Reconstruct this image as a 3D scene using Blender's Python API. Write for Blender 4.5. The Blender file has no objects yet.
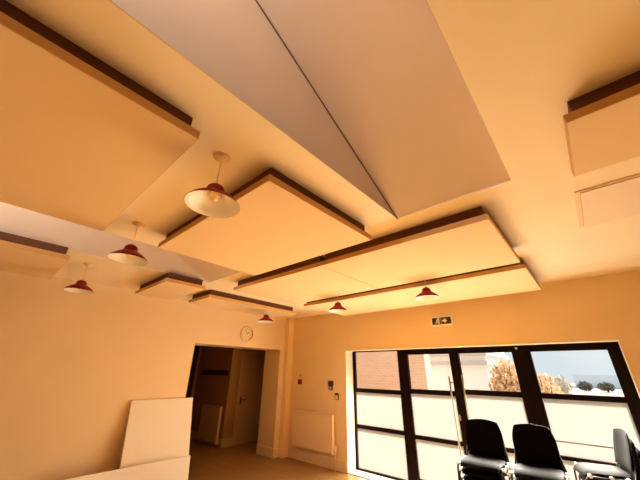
import bpy, bmesh, math, random
from mathutils import Vector, Matrix
random.seed(4)
C = bpy.context.scene.collection
S = bpy.context.scene

# ------------------------------------------------------------------ camera
PITCH, YAW, ROLL, FPX = 0.42438, -0.72970, 0.01433, 290.35
cam_d = bpy.data.cameras.new('camera')
cam = bpy.data.objects.new('camera', cam_d); C.objects.link(cam)
cam_d.sensor_fit = 'HORIZONTAL'; cam_d.sensor_width = 36.0
cam_d.lens = 36.0 * FPX / 640.0
cam_d.clip_start = 0.02; cam_d.clip_end = 300
_f = Vector((math.sin(YAW)*math.cos(PITCH), math.cos(YAW)*math.cos(PITCH), math.sin(PITCH)))
_r = Vector((math.cos(YAW), -math.sin(YAW), 0)); _u = _r.cross(_f)
_r2 = _r*math.cos(ROLL) + _u*math.sin(ROLL); _u2 = -_r*math.sin(ROLL) + _u*math.cos(ROLL)
_m = Matrix((( _r2.x, _u2.x, -_f.x, 0), (_r2.y, _u2.y, -_f.y, 0), (_r2.z, _u2.z, -_f.z, 1.65), (0, 0, 0, 1)))
cam.matrix_world = _m
S.camera = cam

# ------------------------------------------------------------------ sky, sun, exposure
S.view_settings.view_transform = 'Standard'
S.view_settings.look = 'None'
S.view_settings.gamma = 1.0
S.view_settings.use_curve_mapping = False
S.view_settings.exposure = 0.13
W = bpy.data.worlds.new('sky'); S.world = W; W.use_nodes = True
wn = W.node_tree.nodes; wl = W.node_tree.links
bg = wn['Background']; bg.inputs['Strength'].default_value = 1.3
_tc = wn.new('ShaderNodeTexCoord'); _nz = wn.new('ShaderNodeTexNoise'); _nz.inputs['Scale'].default_value = 3.0
_rp = wn.new('ShaderNodeValToRGB')
_rp.color_ramp.elements[0].position = .35; _rp.color_ramp.elements[0].color = (0.56, 0.64, 0.70, 1)
_rp.color_ramp.elements[1].position = .7; _rp.color_ramp.elements[1].color = (0.74, 0.77, 0.76, 1)
wl.new(_tc.outputs['Generated'], _nz.inputs['Vector']); wl.new(_nz.outputs['Fac'], _rp.inputs['Fac']); wl.new(_rp.outputs['Color'], bg.inputs['Color'])

def light(name, kind, loc, direction, energy, color, **kw):
    d = bpy.data.lights.new(name, kind); o = bpy.data.objects.new(name, d); C.objects.link(o)
    o.location = loc; o.rotation_euler = Vector(direction).to_track_quat('-Z', 'Y').to_euler()
    d.energy = energy; d.color = color
    for k, v in kw.items(): setattr(d, k, v)
    return o
SUN_E = 14.0
light('sun', 'SUN', (2, 12, 9), (-0.30, -0.45, -0.84), SUN_E, (1.0, 0.93, 0.82), angle=math.radians(2))
SKY_P = 26.0
for _n, _x in (('rooflight_sky', -0.54), ('rooflight_sky.001', -3.60)):
    light(_n, 'AREA', (_x, -1.23, 3.95), (0, 1, -0.0), SKY_P, (0.90, 0.95, 1.0), shape='RECTANGLE', size=.66, size_y=.8)
WIN_R, WIN_B, WIN_C = 10.0, 20.0, 128.0      # daylight leaving the frosted panes, W per m2 and steradian
_k = 0
for _x0, _x1, _z0, _z1 in ((-3.81, -2.825, .73, 1.28), (-3.81, -2.825, .05, .665), (-2.63, -1.865, .70, 1.31), (-2.63, -1.865, .11, .64),
                           (-1.715, -.855, .71, 1.34), (-1.715, -.855, .11, .655), (-.705, .127, .715, 1.35), (-.705, .127, .08, .67)):
    light('window_daylight', 'AREA', ((_x0+_x1)/2, 5.418, (_z0+_z1)/2), (0, -1, 0), WIN_R*math.pi*(_x1-_x0)*(_z1-_z0), (1.0, 0.89, 0.68), shape='RECTANGLE', size=_x1-_x0, size_y=_z1-_z0)
    if _x0 < -3: continue
    light('window_daylight', 'AREA', ((_x0+_x1)/2, 5.20, (_z0+_z1)/2+.05), (.08, -.75, -.66), WIN_B*math.pi*(_x1-_x0)*(_z1-_z0), (1.0, 0.945, 0.82), shape='RECTANGLE', size=_x1-_x0, size_y=(_z1-_z0)*.8, spread=math.radians(85))
for _x0, _x1 in ((-2.63, -1.865), (-1.715, -.855), (-.705, .127)):
    light('window_daylight', 'AREA', ((_x0+_x1)/2, 5.20, 1.66), (-.05, -.87, -.49), (.45 if _x0 > -.8 else 1.0)*WIN_C*math.pi*(_x1-_x0)*.5, (1.0, 0.945, 0.82), shape='RECTANGLE', size=_x1-_x0, size_y=.5, spread=math.radians(70))
S.cycles.max_bounces = 12; S.cycles.diffuse_bounces = 8; S.cycles.transparent_max_bounces = 12
S.cycles.sample_clamp_indirect = 20.0
S.cycles.caustics_reflective = False; S.cycles.caustics_refractive = False

# ------------------------------------------------------------------ materials
def mat(name, col, rough=.6, metal=0.0, spec=.5, noise=0.0, nscale=6.0, bump=0.0, bscale=120.0, coat=0.0):
    m = bpy.data.materials.new(name); m.use_nodes = True
    nt = m.node_tree; b = nt.nodes['Principled BSDF']
    b.inputs['Base Color'].default_value = (*col, 1); b.inputs['Roughness'].default_value = rough
    b.inputs['Metallic'].default_value = metal; b.inputs['Specular IOR Level'].default_value = spec
    b.inputs['Coat Weight'].default_value = coat
    tc = nt.nodes.new('ShaderNodeTexCoord')
    if noise:
        n = nt.nodes.new('ShaderNodeTexNoise'); n.inputs['Scale'].default_value = nscale; n.inputs['Detail'].default_value = 5
        r = nt.nodes.new('ShaderNodeValToRGB')
        r.color_ramp.elements[0].position = .3; r.color_ramp.elements[1].position = .7
        r.color_ramp.elements[0].color = (*[c*(1-noise) for c in col], 1)
        r.color_ramp.elements[1].color = (*[min(1, c*(1+noise)) for c in col], 1)
        nt.links.new(tc.outputs['Object'], n.inputs['Vector']); nt.links.new(n.outputs['Fac'], r.inputs['Fac'])
        nt.links.new(r.outputs['Color'], b.inputs['Base Color'])
    if bump:
        n2 = nt.nodes.new('ShaderNodeTexNoise'); n2.inputs['Scale'].default_value = bscale
        bp = nt.nodes.new('ShaderNodeBump'); bp.inputs['Strength'].default_value = bump; bp.inputs['Distance'].default_value = .002
        nt.links.new(tc.outputs['Object'], n2.inputs['Vector']); nt.links.new(n2.outputs['Fac'], bp.inputs['Height'])
        nt.links.new(bp.outputs['Normal'], b.inputs['Normal'])
    return m

def brickmat(name, c1, c2, mortar, scale, axis='XZ', bw=.225, rh=.075, ms=.012, rough=.8, offset=.5):
    m = bpy.data.materials.new(name); m.use_nodes = True
    nt = m.node_tree; b = nt.nodes['Principled BSDF']; b.inputs['Roughness'].default_value = rough
    tc = nt.nodes.new('ShaderNodeTexCoord'); sp = nt.nodes.new('ShaderNodeSeparateXYZ'); cb = nt.nodes.new('ShaderNodeCombineXYZ')
    t = nt.nodes.new('ShaderNodeTexBrick'); t.inputs['Scale'].default_value = 1
    t.inputs['Color1'].default_value = (*c1, 1); t.inputs['Color2'].default_value = (*c2, 1); t.inputs['Mortar'].default_value = (*mortar, 1)
    t.inputs['Brick Width'].default_value = bw; t.inputs['Row Height'].default_value = rh; t.inputs['Mortar Size'].default_value = ms
    t.offset = offset
    nt.links.new(tc.outputs['Object'], sp.inputs[0])
    nt.links.new(sp.outputs[axis[0]], cb.inputs['X']); nt.links.new(sp.outputs[axis[1]], cb.inputs['Y'])
    nt.links.new(cb.outputs[0], t.inputs['Vector']); nt.links.new(t.outputs['Color'], b.inputs['Base Color'])
    return m

M = {}
M['ceil'] = mat('ceiling_paint', (.90, .78, .58), .75, noise=.015, nscale=1.5)
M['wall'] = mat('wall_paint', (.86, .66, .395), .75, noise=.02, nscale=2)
M['panel'] = mat('acoustic_fabric', (.80, .61, .365), .85, noise=.01, bump=.15, bscale=400)
M['lobby'] = mat('lobby_paint_dimmed', (.42, .23, .075), .75, noise=.02, nscale=2)  # wall paint with the dimness of the lobby put into its colour
M['bounce_cut'] = mat('bounce_cut_brown', (.10, .05, .02), .9, noise=.1)  # dark tone added to the unseen walls so less light bounces back
M['edge'] = mat('shaded_edge_amber', (.66, .38, .13), .7)  # shade on the panel sides put into a darker amber
M['lobbytrim'] = mat('lobby_trim_dimmed', (.60, .40, .18), .45)  # darker copy of the white trim, lobby shade put into the colour
M['hatch'] = mat('pale_hatch_paint', (.86, .72, .56), .6)
M['gap_shade'] = mat('gap_shade_brown', (.13, .045, .014), .8)  # dark tone for the shade between panel and ceiling
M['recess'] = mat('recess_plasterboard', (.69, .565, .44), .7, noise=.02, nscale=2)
M['crack'] = mat('dark_joint', (.16, .07, .02), .8)
M['trimw'] = mat('white_gloss_trim', (.88, .68, .42), .4)
M['reveal'] = mat('white_reveal', (.86, .74, .56), .5)
M['board'] = mat('white_board', (.90, .80, .65), .6, noise=.01)
M['frame'] = mat('dark_aluminium', (.006, .001, .0006), .5, spec=.1)
M['steel'] = mat('brushed_steel', (.42, .34, .24), .35, metal=.9)
M['brass'] = mat('pale_metal', (.75, .6, .4), .35, metal=.8)
M['red'] = mat('red_enamel', (.26, .003, .005), .45, spec=.3)
M['lining'] = mat('white_enamel', (.84, .81, .78), .35, coat=.3)
M['rose'] = mat('cream_plastic', (.85, .65, .4), .45)
M['bulb'] = mat('amber_bulb', (.9, .66, .3), .1, coat=.5)
M['black'] = mat('black_vinyl', (.0028, .0009, .0006), .72, spec=.035, bump=.1, bscale=300)
M['chairmetal'] = mat('black_tube', (.01, .004, .003), .3, spec=.4)
M['glide'] = mat('white_plastic', (.85, .8, .7), .4)
M['radiator'] = mat('radiator_enamel', (.88, .68, .42), .35)
M['clock'] = mat('clock_plastic', (.86, .66, .40), .4)
M['dark'] = mat('dark_plastic', (.05, .025, .015), .5)
M['signdark'] = mat('sign_dark_green', (.02, .014, .008), .5)
M['signwhite'] = mat('sign_white', (.9, .85, .75), .5)
M['redplastic'] = mat('red_plastic', (.16, .008, .005), .5)
M['grey'] = mat('grey_plastic', (.22, .17, .11), .5)
M['tan'] = mat('tan_ground', (.34, .30, .25), .9, noise=.1, nscale=1)
M['brick'] = brickmat('pale_brick', (.95, .63, .46), (.92, .55, .39), (.9, .72, .58), 1)
M['white'] = mat('white_render', (.84, .90, .95), .6)
M['greyband'] = mat('grey_fascia', (.52, .51, .50), .7)
M['shed'] = mat('blue_grey_cladding', (.66, .78, .92), .6)
M['bush'] = mat('dry_leaves', (.95, .66, .44), .8, noise=.25, nscale=9)
M['twig'] = mat('twig', (.25, .16, .1), .8)
M['palebush'] = mat('pale_mottled_leaves', (.62, .56, .50), .9, noise=.4, nscale=5)
M['shrub'] = mat('dark_shrub', (.16, .15, .12), .9, noise=.4, nscale=9)
M['timber'] = mat('dark_timber', (.05, .02, .008), .6)
M['floor'] = brickmat('wood_planks', (.33, .185, .065), (.28, .15, .048), (.14, .06, .015), 1, axis='XY', bw=1.4, rh=.14, ms=.003, rough=.35, offset=.37)

def glassmat():
    m = bpy.data.materials.new('clear_glass'); m.use_nodes = True; nt = m.node_tree
    nt.nodes.remove(nt.nodes['Principled BSDF']); out = nt.nodes['Material Output']
    t = nt.nodes.new('ShaderNodeBsdfTransparent'); t.inputs[0].default_value = (.95, .95, .94, 1)
    g = nt.nodes.new('ShaderNodeBsdfGlossy'); g.inputs['Roughness'].default_value = .02
    mx = nt.nodes.new('ShaderNodeMixShader'); mx.inputs[0].default_value = .04
    nt.links.new(t.outputs[0], mx.inputs[1]); nt.links.new(g.outputs[0], mx.inputs[2]); nt.links.new(mx.outputs[0], out.inputs[0])
    return m
M['glass'] = glassmat()
def frostmat(name, tr, df):
    m = bpy.data.materials.new(name); m.use_nodes = True; nt = m.node_tree
    nt.nodes.remove(nt.nodes['Principled BSDF']); out = nt.nodes['Material Output']
    t = nt.nodes.new('ShaderNodeBsdfTranslucent'); t.inputs[0].default_value = (*tr, 1)
    g = nt.nodes.new('ShaderNodeBsdfDiffuse'); g.inputs[0].default_value = (*df, 1)
    a = nt.nodes.new('ShaderNodeAddShader')
    nt.links.new(t.outputs[0], a.inputs[0]); nt.links.new(g.outputs[0], a.inputs[1]); nt.links.new(a.outputs[0], out.inputs[0])
    return m
FROST_T = .56
M['frost'] = frostmat('frosted_film', (FROST_T, FROST_T*.98, FROST_T*.93), (.12, .11, .10))

# ------------------------------------------------------------------ mesh helpers
class MB:
    def __init__(s): s.bm = bmesh.new()
    def box(s, x0, x1, y0, y1, z0, z1, bev=0, seg=2):
        r = bmesh.ops.create_cube(s.bm, size=1.0)
        vs = r['verts']
        for v in vs:
            v.co = Vector(((x0+x1)/2 + v.co.x*(x1-x0), (y0+y1)/2 + v.co.y*(y1-y0), (z0+z1)/2 + v.co.z*(z1-z0)))
        if bev:
            es = list({e for v in vs for e in v.link_edges})
            bmesh.ops.bevel(s.bm, geom=es, offset=bev, segments=seg, profile=.5, affect='EDGES')
        return s
    def cyl(s, p0, p1, r, r2=None, n=16):
        p0, p1 = Vector(p0), Vector(p1); d = p1-p0; L = d.length
        mx = Matrix.Translation((p0+p1)/2) @ d.to_track_quat('Z', 'Y').to_matrix().to_4x4()
        bmesh.ops.create_cone(s.bm, cap_ends=True, cap_tris=False, segments=n, radius1=r, radius2=r if r2 is None else r2, depth=L, matrix=mx)
        return s
    def tube(s, pts, r, n=10):
        pts = [Vector(p) for p in pts]; rings = []
        for i, p in enumerate(pts):
            if i == 0: d = pts[1]-p
            elif i == len(pts)-1: d = p-pts[i-1]
            else: d = (pts[i+1]-p).normalized()+(p-pts[i-1]).normalized()
            d.normalize(); a = d.orthogonal() if abs(d.z) > .999 else d.cross(Vector((0, 0, 1)))
            a.normalize(); b = d.cross(a)
            rings.append([s.bm.verts.new(p + a*r*math.cos(2*math.pi*k/n) + b*r*math.sin(2*math.pi*k/n)) for k in range(n)])
        for A, B in zip(rings, rings[1:]):
            # match orientation
            off = min(range(n), key=lambda o: sum((A[k].co-B[(k+o) % n].co - (A[0].co-A[0].co)).length for k in range(n)))
            for k in range(n):
                s.bm.faces.new((A[k], A[(k+1) % n], B[(k+1+off) % n], B[(k+off) % n]))
            if off: pass
        s.bm.faces.new(rings[0]); s.bm.faces.new(rings[-1])
        return s
    def lathe(s, prof, c=(0, 0, 0), n=40):
        rings = []
        for r, z in prof:
            if r < 1e-5: rings.append([s.bm.verts.new((c[0], c[1], c[2]+z))])
            else: rings.append([s.bm.verts.new((c[0]+r*math.cos(2*math.pi*k/n), c[1]+r*math.sin(2*math.pi*k/n), c[2]+z)) for k in range(n)])
        for A, B in zip(rings, rings[1:]):
            for k in range(n):
                k2 = (k+1) % n
                if len(A) == 1: s.bm.faces.new((A[0], B[k], B[k2]))
                elif len(B) == 1: s.bm.faces.new((A[k], B[0], A[k2]))
                else: s.bm.faces.new((A[k], B[k], B[k2], A[k2]))
        return s
    def prism(s, poly, vec):
        vec = Vector(vec); a = [s.bm.verts.new(p) for p in poly]; b = [s.bm.verts.new(Vector(p)+vec) for p in poly]
        n = len(a); s.bm.faces.new(a); s.bm.faces.new(list(reversed(b)))
        for k in range(n): s.bm.faces.new((a[k], b[k], b[(k+1) % n], a[(k+1) % n]))
        return s
    def xf(s, m):
        bmesh.ops.transform(s.bm, matrix=m, verts=s.bm.verts[:]); return s
    def build(s, name, m, parent=None, smooth=None):
        bmesh.ops.recalc_face_normals(s.bm, faces=s.bm.faces[:])
        me = bpy.data.meshes.new(name); s.bm.to_mesh(me); s.bm.free()
        me.materials.append(m)
        o = bpy.data.objects.new(name, me); C.objects.link(o)
        if smooth is not None:
            for p in me.polygons: p.use_smooth = True
            try: me.set_sharp_from_angle(angle=math.radians(smooth))
            except Exception: pass
        if parent: o.parent = parent
        return o

def tag(o, label=None, cat=None, group=None, kind=None):
    if label: o['label'] = label
    if cat: o['category'] = cat
    if group: o['group'] = group
    if kind: o['kind'] = kind
    return o
def empty(name, loc=(0, 0, 0), rz=0):
    o = bpy.data.objects.new(name, None); C.objects.link(o); o.location = loc; o.rotation_euler = (0, 0, rz)
    o.empty_display_size = .1
    return o
def struct(o, label, cat): return tag(o, label, cat, kind='structure')
def copy_tree(o, parent=None):
    c = o.copy(); C.objects.link(c)
    if parent: c.parent = parent
    for ch in list(o.children): copy_tree(ch, c)
    return c

# ------------------------------------------------------------------ room shell
XL, XR, YB, YF, ZC = -5.55, 3.6, -6.0, 5.145, 2.84
WT = 0.55                       # left wall thickness
FY = 5.40                       # plane of the glazing
OX0, OX1, OZ = -3.86, 0.262, 2.05
struct(MB().box(-9.0, XR+.3, YB-.3, YF+.6, -.12, 0).build('floor', M['floor']), 'brown wooden plank floor', 'floor')

# ceiling with two openings for the sloped recesses
R1 = (-0.96, -0.12); R2 = (-4.05, -3.21); RY0, RY1 = -1.25, 2.06
mb = MB(); T = .12
mb.box(XL-.02, R2[0]-.004, YB, YF+.02, ZC, ZC+T).box(R2[1]+.004, R1[0]-.004, YB, YF+.02, ZC, ZC+T).box(R1[1]+.004, XR+.02, YB, YF+.02, ZC, ZC+T)
for a, b in (R1, R2): mb.box(a-.004, b+.004, RY1, YF+.02, ZC, ZC+T).box(a-.004, b+.004, YB, RY0, ZC, ZC+T)
struct(mb.build('ceiling', M['ceil']), 'flat cream ceiling carrying the acoustic panels', 'ceiling')
TAN = .515
def recess(i, xa, xb, label):
    ztop = ZC + TAN*(RY1-RY0)
    m = MB()
    for x, sx in ((xa, -.06), (xb, .06)):
        m.prism([(x, RY1, ZC+.001), (x, RY0, ZC+.001), (x, RY0, ztop)], (sx, 0, 0))
    za, zb = 3.53, 4.37
    m.box(xa-.06, xb+.06, RY0-.06, RY0, ZC+.001, za).box(xa-.06, xb+.06, RY0-.06, RY0, zb, ztop+.06)
    m.box(xa-.06, xa+.07, RY0-.06, RY0, za, zb).box(xb-.07, xb+.06, RY0-.06, RY0, za, zb)
    m.prism([(xa-.06, RY0-.06, ztop+.03), (xb+.06, RY0-.06, ztop+.03), (xb+.06, RY1, ZC), (xa-.06, RY1, ZC)], (0, 0, .08))
    o = struct(m.build('ceiling_recess' if i == 0 else 'ceiling_recess.001', M['recess']), label, 'ceiling recess')
    w = MB().box(xa+.07, xb-.07, RY0-.05, RY0-.035, za, zb)
    struct(w.build('window_%d' % (5+i), M['frost']), label.replace('ceiling recess', 'clerestory pane high in the recess'), 'window')
    if i: return
    t = MB(); e = .006
    t.prism([(xa, RY1-.005, ZC+.001), (xa+e, RY1-.005, ZC+.001), (xa+e, RY0, ztop-.002), (xa, RY0, ztop-.002)], (0, 0, -.009))
    struct(t.build('trim_%d' % (1+i), M['crack']), 'thin dark joint along the crease of the '+label, 'trim')
    g = MB()
    g.box(xa, xb, RY1-.012, RY1, ZC-.004, ZC+.006)
    struct(g.build('trim_%d' % (3+i), M['trimw']), 'slim cream bead edging the '+label, 'trim')
recess(0, *R1, 'sloping pale ceiling recess in the top middle')
recess(1, *R2, 'sloping pale ceiling recess above the left wall')

# left wall with the wide opening
LY0, LY1, LZ = 2.75, 4.85, 2.10
mb = MB().box(XL-WT, XL, YB-.2, LY0, 0, ZC+T).box(XL-WT, XL, LY1, YF+.35, 0, ZC+T).box(XL-WT, XL, LY0, LY1, LZ, ZC+T)
struct(mb.build('wall_left', M['wall']), 'long cream left wall with a wide doorless opening', 'wall')
mb = MB().box(XL, OX0, YF, YF+.36, 0, ZC+T).box(OX1, XR+.02, YF, YF+.36, 0, ZC+T).box(OX0, OX1, YF, YF+.36, OZ, ZC+T)
struct(mb.build('wall_front', M['wall']), 'cream end wall around the glazed doors', 'wall')
struct(MB().box(XR, XR+.2, YB-.2, YF+.36, 0, ZC+T).build('wall_right', M['bounce_cut']), 'right wall outside the picture, darkened to cut bounced light', 'wall')
struct(MB().box(XL, XR, YB-.2, YB, 0, ZC+T).build('wall_back', M['bounce_cut']), 'back wall behind the viewer, darkened to cut bounced light', 'wall')
# white lining of the glazed opening
mb = MB().box(OX0, OX0+.012, YF-.004, FY-.03, 0, OZ).box(OX1-.012, OX1, YF-.004, FY-.03, 0, OZ).box(OX0, OX1, YF-.004, FY-.03, OZ-.012, OZ)
struct(mb.build('trim_5', M['reveal']), 'white painted reveal around the glazed doors', 'trim')
struct(MB().box(OX0, OX1, YF, FY+.1, .0, .012).build('trim_6', M['reveal']), 'pale threshold under the glazed doors', 'trim')
# boxed-in pipe in the corner
struct(MB().box(XL, XL+.125, 4.98, YF, 0, ZC).build('trim_7', M['wall']), 'boxed in pipe running up the room corner', 'trim')
# baseboards
BH, BT = .17, .018
def base(name, label, *boxes, m_='trimw'):
    m = MB()
    for b_ in boxes: m.box(*b_, bev=.004, seg=1)
    struct(m.build(name, M[m_]), label, 'baseboard')
base('baseboard_front', 'white baseboard below the radiator', (XL+.125+BT, OX0, YF-BT, YF, 0, BH))
base('baseboard_right', 'white baseboard right of the glazed doors', (OX1, XR, YF-BT, YF, 0, BH))
base('baseboard_left', 'white baseboard along the left wall', (XL, XL+BT, YB, LY0, 0, BH), (XL, XL+BT, LY1, 4.98, 0, BH), (XL, XL+.125+BT, 4.98-BT, 4.98, 0, BH), (XL+.125, XL+.125+BT, 4.98, YF, 0, BH), (XL-WT, XL+BT, LY1-BT, LY1, 0, BH))

# lobby behind the opening
BX, BY, XB = -7.07, 4.57, -8.75
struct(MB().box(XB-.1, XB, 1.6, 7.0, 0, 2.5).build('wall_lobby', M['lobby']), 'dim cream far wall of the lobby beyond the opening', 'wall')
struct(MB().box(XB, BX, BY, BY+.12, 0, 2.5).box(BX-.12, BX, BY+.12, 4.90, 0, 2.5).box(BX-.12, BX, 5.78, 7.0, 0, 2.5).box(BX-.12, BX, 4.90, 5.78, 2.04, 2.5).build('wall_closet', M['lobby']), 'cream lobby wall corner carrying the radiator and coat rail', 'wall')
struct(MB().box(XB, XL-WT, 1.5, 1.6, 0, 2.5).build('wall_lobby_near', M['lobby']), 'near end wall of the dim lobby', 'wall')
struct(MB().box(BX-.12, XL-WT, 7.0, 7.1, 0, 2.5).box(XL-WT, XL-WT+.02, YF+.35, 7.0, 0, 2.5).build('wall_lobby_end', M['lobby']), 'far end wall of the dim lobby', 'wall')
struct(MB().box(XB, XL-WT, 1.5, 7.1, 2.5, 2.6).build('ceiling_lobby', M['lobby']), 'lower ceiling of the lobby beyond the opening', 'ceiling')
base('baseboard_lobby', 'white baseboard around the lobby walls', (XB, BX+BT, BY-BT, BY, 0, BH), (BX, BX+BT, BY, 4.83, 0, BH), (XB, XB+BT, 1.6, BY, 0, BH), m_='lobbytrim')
d = empty('door_4', (XB, 3.3, 0)); struct(d, 'dark timber door in the far wall of the lobby', 'door')
MB().box(0, .045, .06, 1.10, .01, 2.42).build('door_leaf', M['timber'], d)
MB().box(0, .06, 0, .06, 0, 2.48).box(0, .06, 1.10, 1.16, 0, 2.48).box(0, .06, .06, 1.10, 2.42, 2.48).build('door_frame', M['timber'], d)
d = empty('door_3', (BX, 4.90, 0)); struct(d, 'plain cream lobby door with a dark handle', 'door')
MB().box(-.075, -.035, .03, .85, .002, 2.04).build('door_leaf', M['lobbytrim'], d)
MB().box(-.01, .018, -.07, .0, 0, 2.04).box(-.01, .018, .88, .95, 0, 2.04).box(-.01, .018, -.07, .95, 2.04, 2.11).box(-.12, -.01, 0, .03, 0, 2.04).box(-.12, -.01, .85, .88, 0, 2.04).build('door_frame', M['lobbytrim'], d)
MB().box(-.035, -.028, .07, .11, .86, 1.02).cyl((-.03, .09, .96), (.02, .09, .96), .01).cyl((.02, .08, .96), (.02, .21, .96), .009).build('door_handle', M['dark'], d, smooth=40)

# ------------------------------------------------------------------ glazed doors and sidelights
fy0, fy1 = FY, FY+.06
def leaf(name, label, cat, x0, x1, z0, z1, sl, sr, head, rails, foot, extra=None):
    """x0..x1 outer size; sl, sr side stiles; rails = [(z_low, z_high), ...] from the top"""
    d = empty(name, (0, 0, 0)); struct(d, label, cat)
    f = MB().box(x0, x0+sl, fy0, fy1, z0, z1).box(x1-sr, x1, fy0, fy1, z0, z1).box(x0+sl, x1-sr, fy0, fy1, z1-head, z1).box(x0+sl, x1-sr, fy0, fy1, z0, z0+foot)
    for a, b in rails: f.box(x0+sl, x1-sr, fy0, fy1, a, b)
    f.build('frame', M['frame'], d)
    tops = [z1-head]+[a for a, b in rails]; bots = [b for a, b in rails]+[z0+foot]
    for k, (t, b) in enumerate(zip(tops, bots)):
        MB().box(x0+sl, x1-sr, FY+.026, FY+.032, b, t).build('clear_pane' if k == 0 else 'frosted_pane', M['glass'] if k == 0 else M['frost'], d)
    return d
w1 = leaf('window_1', 'dark framed sidelight left of the glazed doors', 'window', OX0, -2.72, .012, OZ, .05, .105, .03, [(1.28, 1.35), (.665, .73)], .03)
d1 = leaf('door_1', 'left glazed door leaf in a dark frame', 'door', -2.72, -1.79, .012, OZ, .09, .075, .10, [(1.312, 1.385), (.64, .70)], .09)
d2 = leaf('door_2', 'right glazed door leaf behind the chair stacks', 'door', -1.79, -.80, .012, OZ, .075, .14, .10, [(1.345, 1.415), (.655, .71)], .09)
w2 = leaf('window_2', 'wide dark framed sidelight right of the glazed doors', 'window', -.80, OX1, .012, OZ, .095, .135, .10, [(1.35, 1.415), (.67, .715)], .06)
MB().box(-.70, .125, FY+.018, FY+.026, .858, .872).build('glazing_strip', M['grey'], w2)
def pull(parent, x, z0, z1):
    h = MB().cyl((x, 5.325, z0), (x, 5.325, z1), .0125).build('pull_bar', M['steel'], parent, smooth=40)
    m = MB()
    for z in (z0+.09, z1-.09): m.cyl((x, 5.325, z), (x+(.03 if parent is d1 else -.03), FY+.002, z), .009)
    m.build('standoff', M['steel'], h, smooth=40)
pull(d1, -1.895, .20, 1.60); pull(d2, -1.690, .20, 1.625)
MB().cyl((-1.845, FY-.014, 1.03), (-1.845, FY, 1.03), .018).box(-1.857, -1.833, FY-.006, FY, .98, 1.06).build('lock', M['steel'], d1, smooth=40)
MB().cyl((-.868, FY-.012, 2.0), (-.868, FY, 2.0), .014).build('door_contact', M['glide'], d2, smooth=40)

# ------------------------------------------------------------------ acoustic panels
PZ, PT = 1.65+1.05, .048
def panel(x0, x1, y0, y1, label):
    cx, cy = (x0+x1)/2, (y0+y1)/2
    t = tag(empty('acoustic_panel', (cx, cy, PZ)), label, 'acoustic panel', 'suspended acoustic ceiling panels')
    w, d_ = (x1-x0)/2, (y1-y0)/2
    MB().box(-w+.004, w-.004, -d_+.004, d_-.004, 0, PT-.004).build('board', M['panel'], t)
    MB().box(-w, w, -d_, -d_+.004, .0015, PT, bev=.001, seg=1).box(-w, w, d_-.004, d_, .0015, PT, bev=.001, seg=1).box(-w, -w+.004, -d_+.004, d_-.004, .0015, PT).box(w-.004, w, -d_+.004, d_-.004, .0015, PT).build('shaded_edge', M['edge'], t)  # thin side strips carrying the painted shade
    q = .038
    MB().box(-w+q, w-q, -d_+q, -d_+q+.04, PT-.004, ZC-PZ).box(-w+q, w-q, d_-q-.04, d_-q, PT-.004, ZC-PZ).box(-w+q, -w+q+.04, -d_+q+.04, d_-q-.04, PT-.004, ZC-PZ).box(w-q-.04, w-q, -d_+q+.04, d_-q-.04, PT-.004, ZC-PZ).build('gap_blocker', M['gap_shade'], t)  # strips added above the board to block light through the gap
panel(-2.84, -1.205, -.72, .425, 'large square panel at the upper left corner of the view')
panel(-2.85, -1.205, .875, 2.02, 'panel in the middle, beside the nearest red pendant and left of the recess')
panel(-3.68, -2.004, 2.25, 3.48, 'left half of the long joined panel pair in front of the recess')
panel(-2.0, -.33, 2.25, 3.48, 'right half of the long joined panel pair in front of the recess')
panel(-3.69, -.32, 3.71, 4.90, 'longest panel, nearest the glazed wall above its two pendants')
panel(.178, 1.33, 1.48, 2.01, 'panel at the right edge, just above the pale ceiling hatch')
panel(-5.1, -3.95, -.74, .40, 'panel at the left edge above the left wall')
panel(-5.11, -3.97, 1.42, 1.97, 'short panel above the left wall, just left of the longer narrow one')
panel(-5.05, -4.37, 2.25, 4.16, 'narrow panel running above the clock and wide opening')

# hatch
t = tag(empty('ceiling_hatch', (.19, 2.5, ZC)), 'pale ceiling hatch with a slim frame at the right edge', 'ceiling hatch')
MB().box(0, .025, 0, .72, -.010, .0).box(.70, .725, 0, .72, -.010, 0).box(.025, .70, .695, .72, -.010, 0).box(.025, .70, 0, .014, -.010, 0).build('hatch_frame', M['trimw'], t)
MB().box(.03, .695, .022, .69, -.016, 0).build('hatch_panel', M['hatch'], t)

# ------------------------------------------------------------------ pendants
def pendant():
    t = empty('pendant_lamp', (0, 0, ZC))
    MB().lathe([(0, -.028), (.018, -.028), (.028, -.022), (.045, -.012), (.05, 0), (0, 0)], n=32).build('ceiling_rose', M['rose'], t, smooth=40)
    MB().cyl((0, 0, -.025), (0, 0, -.205), .0035, n=8).build('cord', M['rose'], t, smooth=60)
    MB().lathe([(0, -.195), (.012, -.197), (.017, -.205), (.018, -.235), (0, -.235)], n=20).build('lamp_holder', M['rose'], t, smooth=40)
    prof = [(.018, -.212), (.034, -.215), (.046, -.226), (.052, -.243), (.056, -.262), (.072, -.275), (.100, -.292), (.128, -.314), (.150, -.340)]
    MB().lathe(prof+[(.1505, -.343), (.149, -.343), (.127, -.316), (.099, -.2945), (.071, -.2775), (.0545, -.2645), (.0505, -.244), (.0445, -.228), (.033, -.2175), (.018, -.2145)], n=56).build('shade', M['red'], t, smooth=50)
    MB().lathe([(r_-.002, z_-.0035) for r_, z_ in prof[1:-1]]+[(.1485, -.3425), (.1475, -.3425)]+[(r_-.0032, z_-.005) for r_, z_ in reversed(prof[1:-1])], n=56).build('shade_lining', M['lining'], t, smooth=50)
    MB().lathe([(0, -.318), (.012, -.316), (.024, -.306), (.029, -.291), (.026, -.275), (.017, -.258), (.013, -.240), (.013, -.232), (0, -.232)], n=24).build('bulb', M['bulb'], t, smooth=60)
    return t
proto = pendant(); first = True
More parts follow.
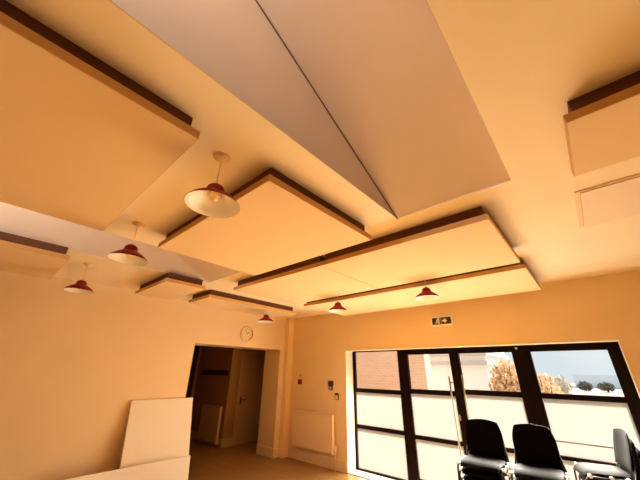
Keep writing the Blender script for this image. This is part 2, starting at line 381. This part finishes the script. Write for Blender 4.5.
for x, y, lab in ((-1.4, .65, 'nearest red pendant lamp, between the two large square panels'),
                  (-2.78, .65, 'second red pendant lamp from the viewer, against the left pale recess'),
                  (-4.49, .65, 'red pendant lamp close to the left wall at the left edge'),
                  (-4.55, 3.57, 'small distant red pendant lamp beside the clock above the opening'),
                  (-2.80, 3.57, 'distant red pendant lamp above the left end of the glazed doors'),
                  (-1.385, 3.57, 'distant red pendant lamp above the exit sign')):
    o = proto if first else copy_tree(proto); first = False
    o.location = (x, y, ZC); tag(o, lab, 'pendant lamp', 'red enamel pendant lamps')

# ------------------------------------------------------------------ wall clock
t = tag(empty('wall_clock', (XL, 3.86, 2.365)), 'round cream wall clock above the wide opening', 'clock')
ry = Matrix.Rotation(math.pi/2, 4, 'Y')
MB().lathe([(.118, .004), (.118, .035), (.124, .042), (.136, .038), (.142, .025), (.142, 0), (.118, 0)], n=56).xf(ry).build('rim', M['clock'], t, smooth=40)
MB().lathe([(0, 0), (.119, 0), (.119, .016), (0, .016)], n=56).xf(ry).build('dial', M['clock'], t, smooth=40)
for k in range(12):
    MB().box(.0161, .0175, -.003, .003, .088, .108).xf(Matrix.Rotation(k*math.pi/6, 4, 'X')).build('hour_mark', M['grey'], t)
MB().box(.018, .020, -.004, .004, -.012, .06).xf(Matrix.Rotation(-.9, 4, 'X')).build('hour_hand', M['grey'], t)
MB().box(.0205, .022, -.003, .003, -.015, .092).xf(Matrix.Rotation(.5, 4, 'X')).build('minute_hand', M['grey'], t)
MB().cyl((.016, 0, 0), (.025, 0, 0), .008).build('hub', M['grey'], t)
t.scale = (1.15, 1.15, 1.15)

# ------------------------------------------------------------------ radiators and wall fittings
def radiator(name, label, x0, x1, yw, z0, z1, valve=True, enamel='radiator'):
    t = tag(empty(name, ((x0+x1)/2, yw, z0)), label, 'radiator')
    w = (x1-x0)/2; h = z1-z0
    MB().box(-w, w, -.105, -.092, .012, h-.012, bev=.005).build('front_panel', M[enamel], t)
    m = MB(); n = int(2*w/.0333)
    for k in range(n):
        x = -w+.03+(2*w-.06)*k/(n-1); m.box(x-.009, x+.009, -.110, -.104, .03, h-.03, bev=.003, seg=1)
    m.build('flute', M[enamel], t)
    MB().box(-w+.01, w-.01, -.06, -.048, .012, h-.012, bev=.004).build('back_panel', M[enamel], t)
    m = MB().box(-w, w, -.106, -.100, h-.006, h+.004).box(-w, w, -.053, -.047, h-.006, h+.004)
    for k in range(int(2*w/.03)): m.box(-w+.03*k, -w+.03*k+.012, -.1, -.053, h-.004, h+.002)
    m.build('top_grille', M[enamel], t)
    for s in (-1, 1): MB().box(s*w-.006, s*w+.006, -.108, -.045, .01, h).build('side_panel', M[enamel], t)
    for s in (-.6, .6): MB().box(s*w-.02, s*w+.02, -.048, -.0015, .1, h-.1).build('bracket', M[enamel], t)
    if valve:
        v = MB().cyl((w+.005, -.075, .05), (w+.05, -.075, .05), .010).cyl((w+.05, -.075, .03), (w+.05, -.075, .075), .014).build('valve', M['brass'], t, smooth=40)
        MB().cyl((w+.05, -.075, .075), (w+.05, -.075, .15), .021, .017).build('valve_head', M['glide'], v, smooth=40)
        MB().cyl((w+.05, -.075, -z0+.0), (w+.05, -.075, .03), .0075).build('pipe', M['rose'], v, smooth=40)
radiator('radiator', 'white panel radiator low on the end wall beside the glazed doors', -5.20, -4.13, YF, .235, .875)
radiator('radiator', 'dim radiator on the lobby wall seen through the opening', -8.00, -7.16, BY, .06, .83, False, 'lobbytrim')
t = tag(empty('coat_rail', (-7.8, BY, 1.58)), 'dark coat rail on the lobby wall above the dim radiator', 'coat rail')
MB().box(-.66, .66, -.022, -.0015, -.065, .065, bev=.004, seg=1).build('backboard', M['timber'], t)
for k in range(6):
    MB().tube([(-.55+.22*k, -.02, .0), (-.55+.22*k, -.06, -.02), (-.55+.22*k, -.075, .0), (-.55+.22*k, -.08, .03)], .006, 8).build('hook', M['timber'], t, smooth=60)

t = tag(empty('fire_alarm_call_point', (-5.13, YF, 1.43)), 'small red fire alarm call point on the wall above the radiator', 'alarm')
MB().box(-.052, .052, -.035, 0, -.05, .05, bev=.006).build('housing', M['redplastic'], t)
MB().box(-.03, .03, -.038, -.034, -.024, .024).build('press_plate', M['redplastic'], t)
t = tag(empty('notice_plate', (-5.135, YF, 1.555)), 'small faint notice plate above the red call point', 'notice')
MB().box(-.04, .04, -.006, 0, -.038, .038).build('plate', M['clock'], t)
MB().box(-.024, .024, -.0072, -.0058, -.03, -.022).box(-.012, .012, -.0072, -.0058, -.012, .026).build('symbol', M['redplastic'], t)
t = tag(empty('thermostat', (-4.235, YF, 1.385)), 'dark wall thermostat with a pale lower half, left of the doors', 'thermostat')
MB().box(-.06, .06, -.03, 0, -.01, .085, bev=.005).build('display', M['dark'], t)
MB().box(-.052, .052, -.026, 0, -.085, -.008, bev=.005).build('base_cover', M['grey'], t)
MB().box(-.02, .02, -.03, -.025, -.06, -.03).build('button', M['brass'], t)
t = tag(empty('light_switch', (-4.087, YF, 1.195)), 'small switch plate below and right of the thermostat', 'switch')
MB().box(-.05, .05, -.012, 0, -.06, .06, bev=.004).build('plate', M['dark'], t)
MB().box(-.032, .032, -.02, -.011, -.05, .02, bev=.003, seg=1).build('rocker', M['rose'], t)

# exit sign
t = tag(empty('exit_sign', (-1.797, YF, 2.45)), 'small dark exit sign with white pictograms above the glazed doors', 'sign')
MB().box(-.178, .178, -.04, 0, -.080, .074, bev=.006).build('housing', M['signwhite'], t)
MB().box(-.158, .158, -.0425, -.039, -.055, .055).build('sign_face', M['signdark'], t)
def flat(name, polys):
    m = MB()
    for p in polys: m.prism([(x, -.042, z) for x, z in p], (0, -.003, 0))
    m.build(name, M['signwhite'], t)
def stroke(x0, z0, x1, z1, w):
    dx, dz = x1-x0, z1-z0; L = math.hypot(dx, dz); nx, nz = -dz/L*w/2, dx/L*w/2
    return [(x0+nx, z0+nz), (x1+nx, z1+nz), (x1-nx, z1-nz), (x0-nx, z0-nz)]
cx = -.062
flat('running_figure', [[(cx+.012+.016*math.cos(a*math.pi/5), .038+.016*math.sin(a*math.pi/5)) for a in range(10)],
     stroke(cx+.004, .026, cx-.008, -.010, .030), stroke(cx+.004, .022, cx+.030, .006, .016), stroke(cx+.002, .022, cx-.024, .012, .016),
     stroke(cx-.006, -.008, cx+.018, -.022, .018), stroke(cx+.016, -.020, cx+.010, -.046, .017), stroke(cx-.008, -.008, cx-.022, -.028, .018), stroke(cx-.022, -.026, cx-.044, -.030, .016)])
flat('arrow', [stroke(.014, 0, .060, 0, .030), [(.048, .042), (.096, 0), (.048, -.042)]])
flat('doorway', [stroke(-.032, -.055, -.032, .055, .006), stroke(-.004, -.055, -.004, .055, .004)])

# ------------------------------------------------------------------ boards leaning on the left wall
def leaning(name, label, y0, y1, xt, xb, h, th):
    t = MB(); L = math.hypot(h, xb-xt)
    t.box(0, th, y0, y1, 0, L, bev=.003, seg=1)
    a = math.atan2(xb-xt, h)
    t.xf(Matrix.Translation((xb, 0, 0.0)) @ Matrix.Rotation(-a, 4, 'Y'))
    lo = min(v.co.z for v in t.bm.verts)
    t.xf(Matrix.Translation((0, 0, -lo+.0)))
    return tag(t.build(name, M['board']), label, 'board')
leaning('white_board', 'tall white board leaning on the left wall beside the opening', 1.885, 2.865, -5.535, -5.27, 1.195, .035)
leaning('white_board', 'long low white board on its edge in front of the tall board', 1.17, 2.815, -5.20, -5.15, .42, .03)

# ------------------------------------------------------------------ stacked chairs (local: faces -y, seat top ~ .46)
SW, SD = .215, .21
def chair_proto():
    t = empty('stacking_chair')
    # seat pad: domed grid
    def pad(nx, ny, f, th):
        m = MB(); g = {}
        for s in (1, -1):
            for i in range(nx+1):
                for j in range(ny+1):
                    u, v = -1+2*i/nx, -1+2*j/ny
                    g[s, i, j] = m.bm.verts.new(f(u, v, s, th))
        for s in (1, -1):
            for i in range(nx):
                for j in range(ny):
                    m.bm.faces.new((g[s, i, j], g[s, i+1, j], g[s, i+1, j+1], g[s, i, j+1]))
        for i in range(nx):
            for j in (0, ny): m.bm.faces.new((g[1, i, j], g[1, i+1, j], g[-1, i+1, j], g[-1, i, j]))
        for j in range(ny):
            for i in (0, nx): m.bm.faces.new((g[1, i, j], g[1, i, j+1], g[-1, i, j+1], g[-1, i, j]))
        return m
    def rnd(u, v, e):   # squircle rounding of a square
        return u*math.sqrt(max(0, 1-e*v*v/2)), v*math.sqrt(max(0, 1-e*u*u/2))
    def seat(u, v, s, th):
        a, b_ = rnd(u, v, .35); edge = max(abs(u), abs(v))**6
        z = .440 + s*th/2*(1-.8*edge) - .035*max(0, -v-.45)**2/.3 + (.006*(1-u*u) if s > 0 else 0)
        return (a*SW*(1.0), b_*SD, z)
    pad(16, 16, seat, .042).build('seat', M['black'], t, smooth=60)
    def back(u, v, s, th):
        wv = 1.02-.07*max(0, v)**1.5
        a, b_ = rnd(u, v, .48 if v > 0 else .2); edge = max(abs(u), abs(v))**6
        y = .205 + .062*(b_*.5+.5)*1.25 + .022*u*u*-1 + s*-1*th/2*(1-.8*edge) + .02
        return (a*.205*wv, y, .655 + b_*.175)
    pad(16, 16, back, .030).build('backrest', M['black'], t, smooth=60)
    for sx in (-1, 1):
        x = sx*(SW+.012)
        MB().tube([(x+sx*.01, -.215, 0.004), (x, -.185, .38), (x, -.17, .402), (x, -.14, .408)], .0105).build('leg', M['chairmetal'], t, smooth=60)
        MB().tube([(x+sx*.01, .235, 0.004), (x, .20, .38), (x, .185, .402), (x, .14, .408)], .0105).build('leg', M['chairmetal'], t, smooth=60)
        MB().tube([(x, -.16, .410), (x, .18, .410), (x, .212, .43), (x*.93, .235, .50), (x*.86, .262, .60), (x*.84, .272, .68)], .0100).build('side_frame', M['chairmetal'], t, smooth=60)
        for yy in (-.15, .02, .15): MB().cyl((x-sx*.008, yy, .420), (x+sx*.026, yy, .420), .017, n=14).build('stacking_stud', M['glide'], t, smooth=50)
    MB().tube([(-SW-.01, -.10, .408), (SW+.01, -.10, .408)], .009).build('cross_bar', M['chairmetal'], t, smooth=60)
    return t
cp = chair_proto(); used = [False]
RANK = ['lowest', 'second lowest', 'middle one', 'second highest', 'topmost']
def stack(x, y, rz, where, n=5, pitch=.073, creep=.026):
    fwd = Vector((math.sin(rz), -math.cos(rz), 0))
    for k in range(n):
        o = copy_tree(cp) if used[0] else cp; used[0] = True
        p = Vector((x, y, 0)) + fwd*creep*(k-(n-1)); o.location = (p.x, p.y, pitch*k); o.rotation_euler = (0, 0, rz)
        tag(o, 'black chair, %s of the %s' % (RANK[k], where), 'chair', 'stacked black chairs by the glazed doors')
stack(-1.295, 4.30, math.radians(2), 'left stack before the door leaf')
stack(-.765, 4.30, math.radians(4), 'middle stack between two others')
stack(-.29, 4.86, math.radians(-74), 'right stack facing sideways', n=5)

# ------------------------------------------------------------------ outside
GZ = -.02
struct(MB().box(-6, 3, YF+.36, 6.10, 2.60, 2.72).build('sun_blocker', M['greyband']), 'unseen slab added over the glazed doors to block the sun', 'sun_blocker')  # added out of view to keep direct sun off the clear panes
struct(MB().box(-60, 60, YF+.36, 90, GZ-.3, GZ).build('ground', M['tan']), 'pale ground outside the glazed doors', 'ground')
tag(MB().box(-12, -3.84, 9.0, 9.4, GZ, 3.4).build('brick_wall', M['brick']), 'pale brick wall outside the left sidelight', 'wall')
t = tag(empty('garage', (-3.95, 12, GZ)), 'white outbuilding with a grey flat roof seen through the doors', 'building')
MB().box(-1.6, 1.02, 0, 3, 0, 1.95).build('front_wall', M['white'], t)
MB().box(-1.7, 1.12, -.25, 3.1, 1.95, 2.07).build('roof_edge', M['greyband'], t)
MB().box(-1.65, 1.07, -.12, 3.0, 2.07, 2.7).build('fascia', M['white'], t)
MB().box(-1.7, 1.15, -.3, 3.2, 2.24, 2.36).build('roof_slab', M['greyband'], t)
t = tag(empty('blue_outbuilding', (0, 60, GZ)), 'low blue grey outbuilding in the distance through the right sidelight', 'building')
MB().box(-3.4, 9, 0, 6, 0, 1.62).build('front_wall', M['shed'], t)
MB().box(-3.6, 9.2, -.2, 6.2, 1.62, 1.72).build('roof_edge', M['shed'], t)
def bush(name, label, x, y, z0, w, h, n, leafsize, m, seed):
    rg = random.Random(seed)
    t = tag(empty(name, (x, y, GZ)), label, 'bush')
    s = MB()
    for k in range(7):
        a = rg.uniform(0, 6.28); s.tube([(0, 0, 0), (w*.25*math.cos(a), w*.25*math.sin(a), h*.5), (w*.5*math.cos(a), w*.5*math.sin(a), h*.92)], .012, 6)
    s.build('stems', M['twig'], t)
    f = MB()
    for k in range(n):
        th, ph = rg.uniform(0, 6.283), math.acos(rg.uniform(-1, 1)); r = rg.random()**.4
        c = Vector((w*r*math.sin(ph)*math.cos(th), w*r*math.sin(ph)*math.sin(th), z0+(h-z0)*(.5+.5*r*math.cos(ph))))
        q = Matrix.Translation(c) @ Matrix.Rotation(rg.uniform(0, 6.28), 4, 'Z') @ Matrix.Rotation(rg.uniform(0, 3.14), 4, 'X')
        L = leafsize*rg.uniform(.6, 1.3)
        v = [f.bm.verts.new(q @ Vector(p)) for p in ((0, -L, 0), (L*.5, 0, L*.12), (0, L, 0), (-L*.5, 0, L*.12))]
        f.bm.faces.new(v)
    f.build('foliage', m, t)
bush('dry_bush', 'orange brown dry bush outside between the outbuilding and shed', -2.02, 10.2, .5, .50, 2.06, 2600, .065, M['bush'], 1)
bush('dry_bush', 'smaller orange bush at the left of the right sidelight', -1.40, 11.6, .4, .44, 1.74, 1500, .06, M['bush'], 2)
bush('shrub', 'left of two dark low shrubs before the blue grey outbuilding', -1.86, 47, .05, .70, 1.02, 700, .12, M['shrub'], 3)
bush('shrub', 'right of two dark low shrubs before the blue grey outbuilding', -.10, 47, .05, .78, .98, 700, .12, M['shrub'], 4)
bush('pale_bush', 'pale mottled bush left of the two dark low shrubs', -2.55, 30, .1, .62, 1.62, 900, .09, M['palebush'], 5)
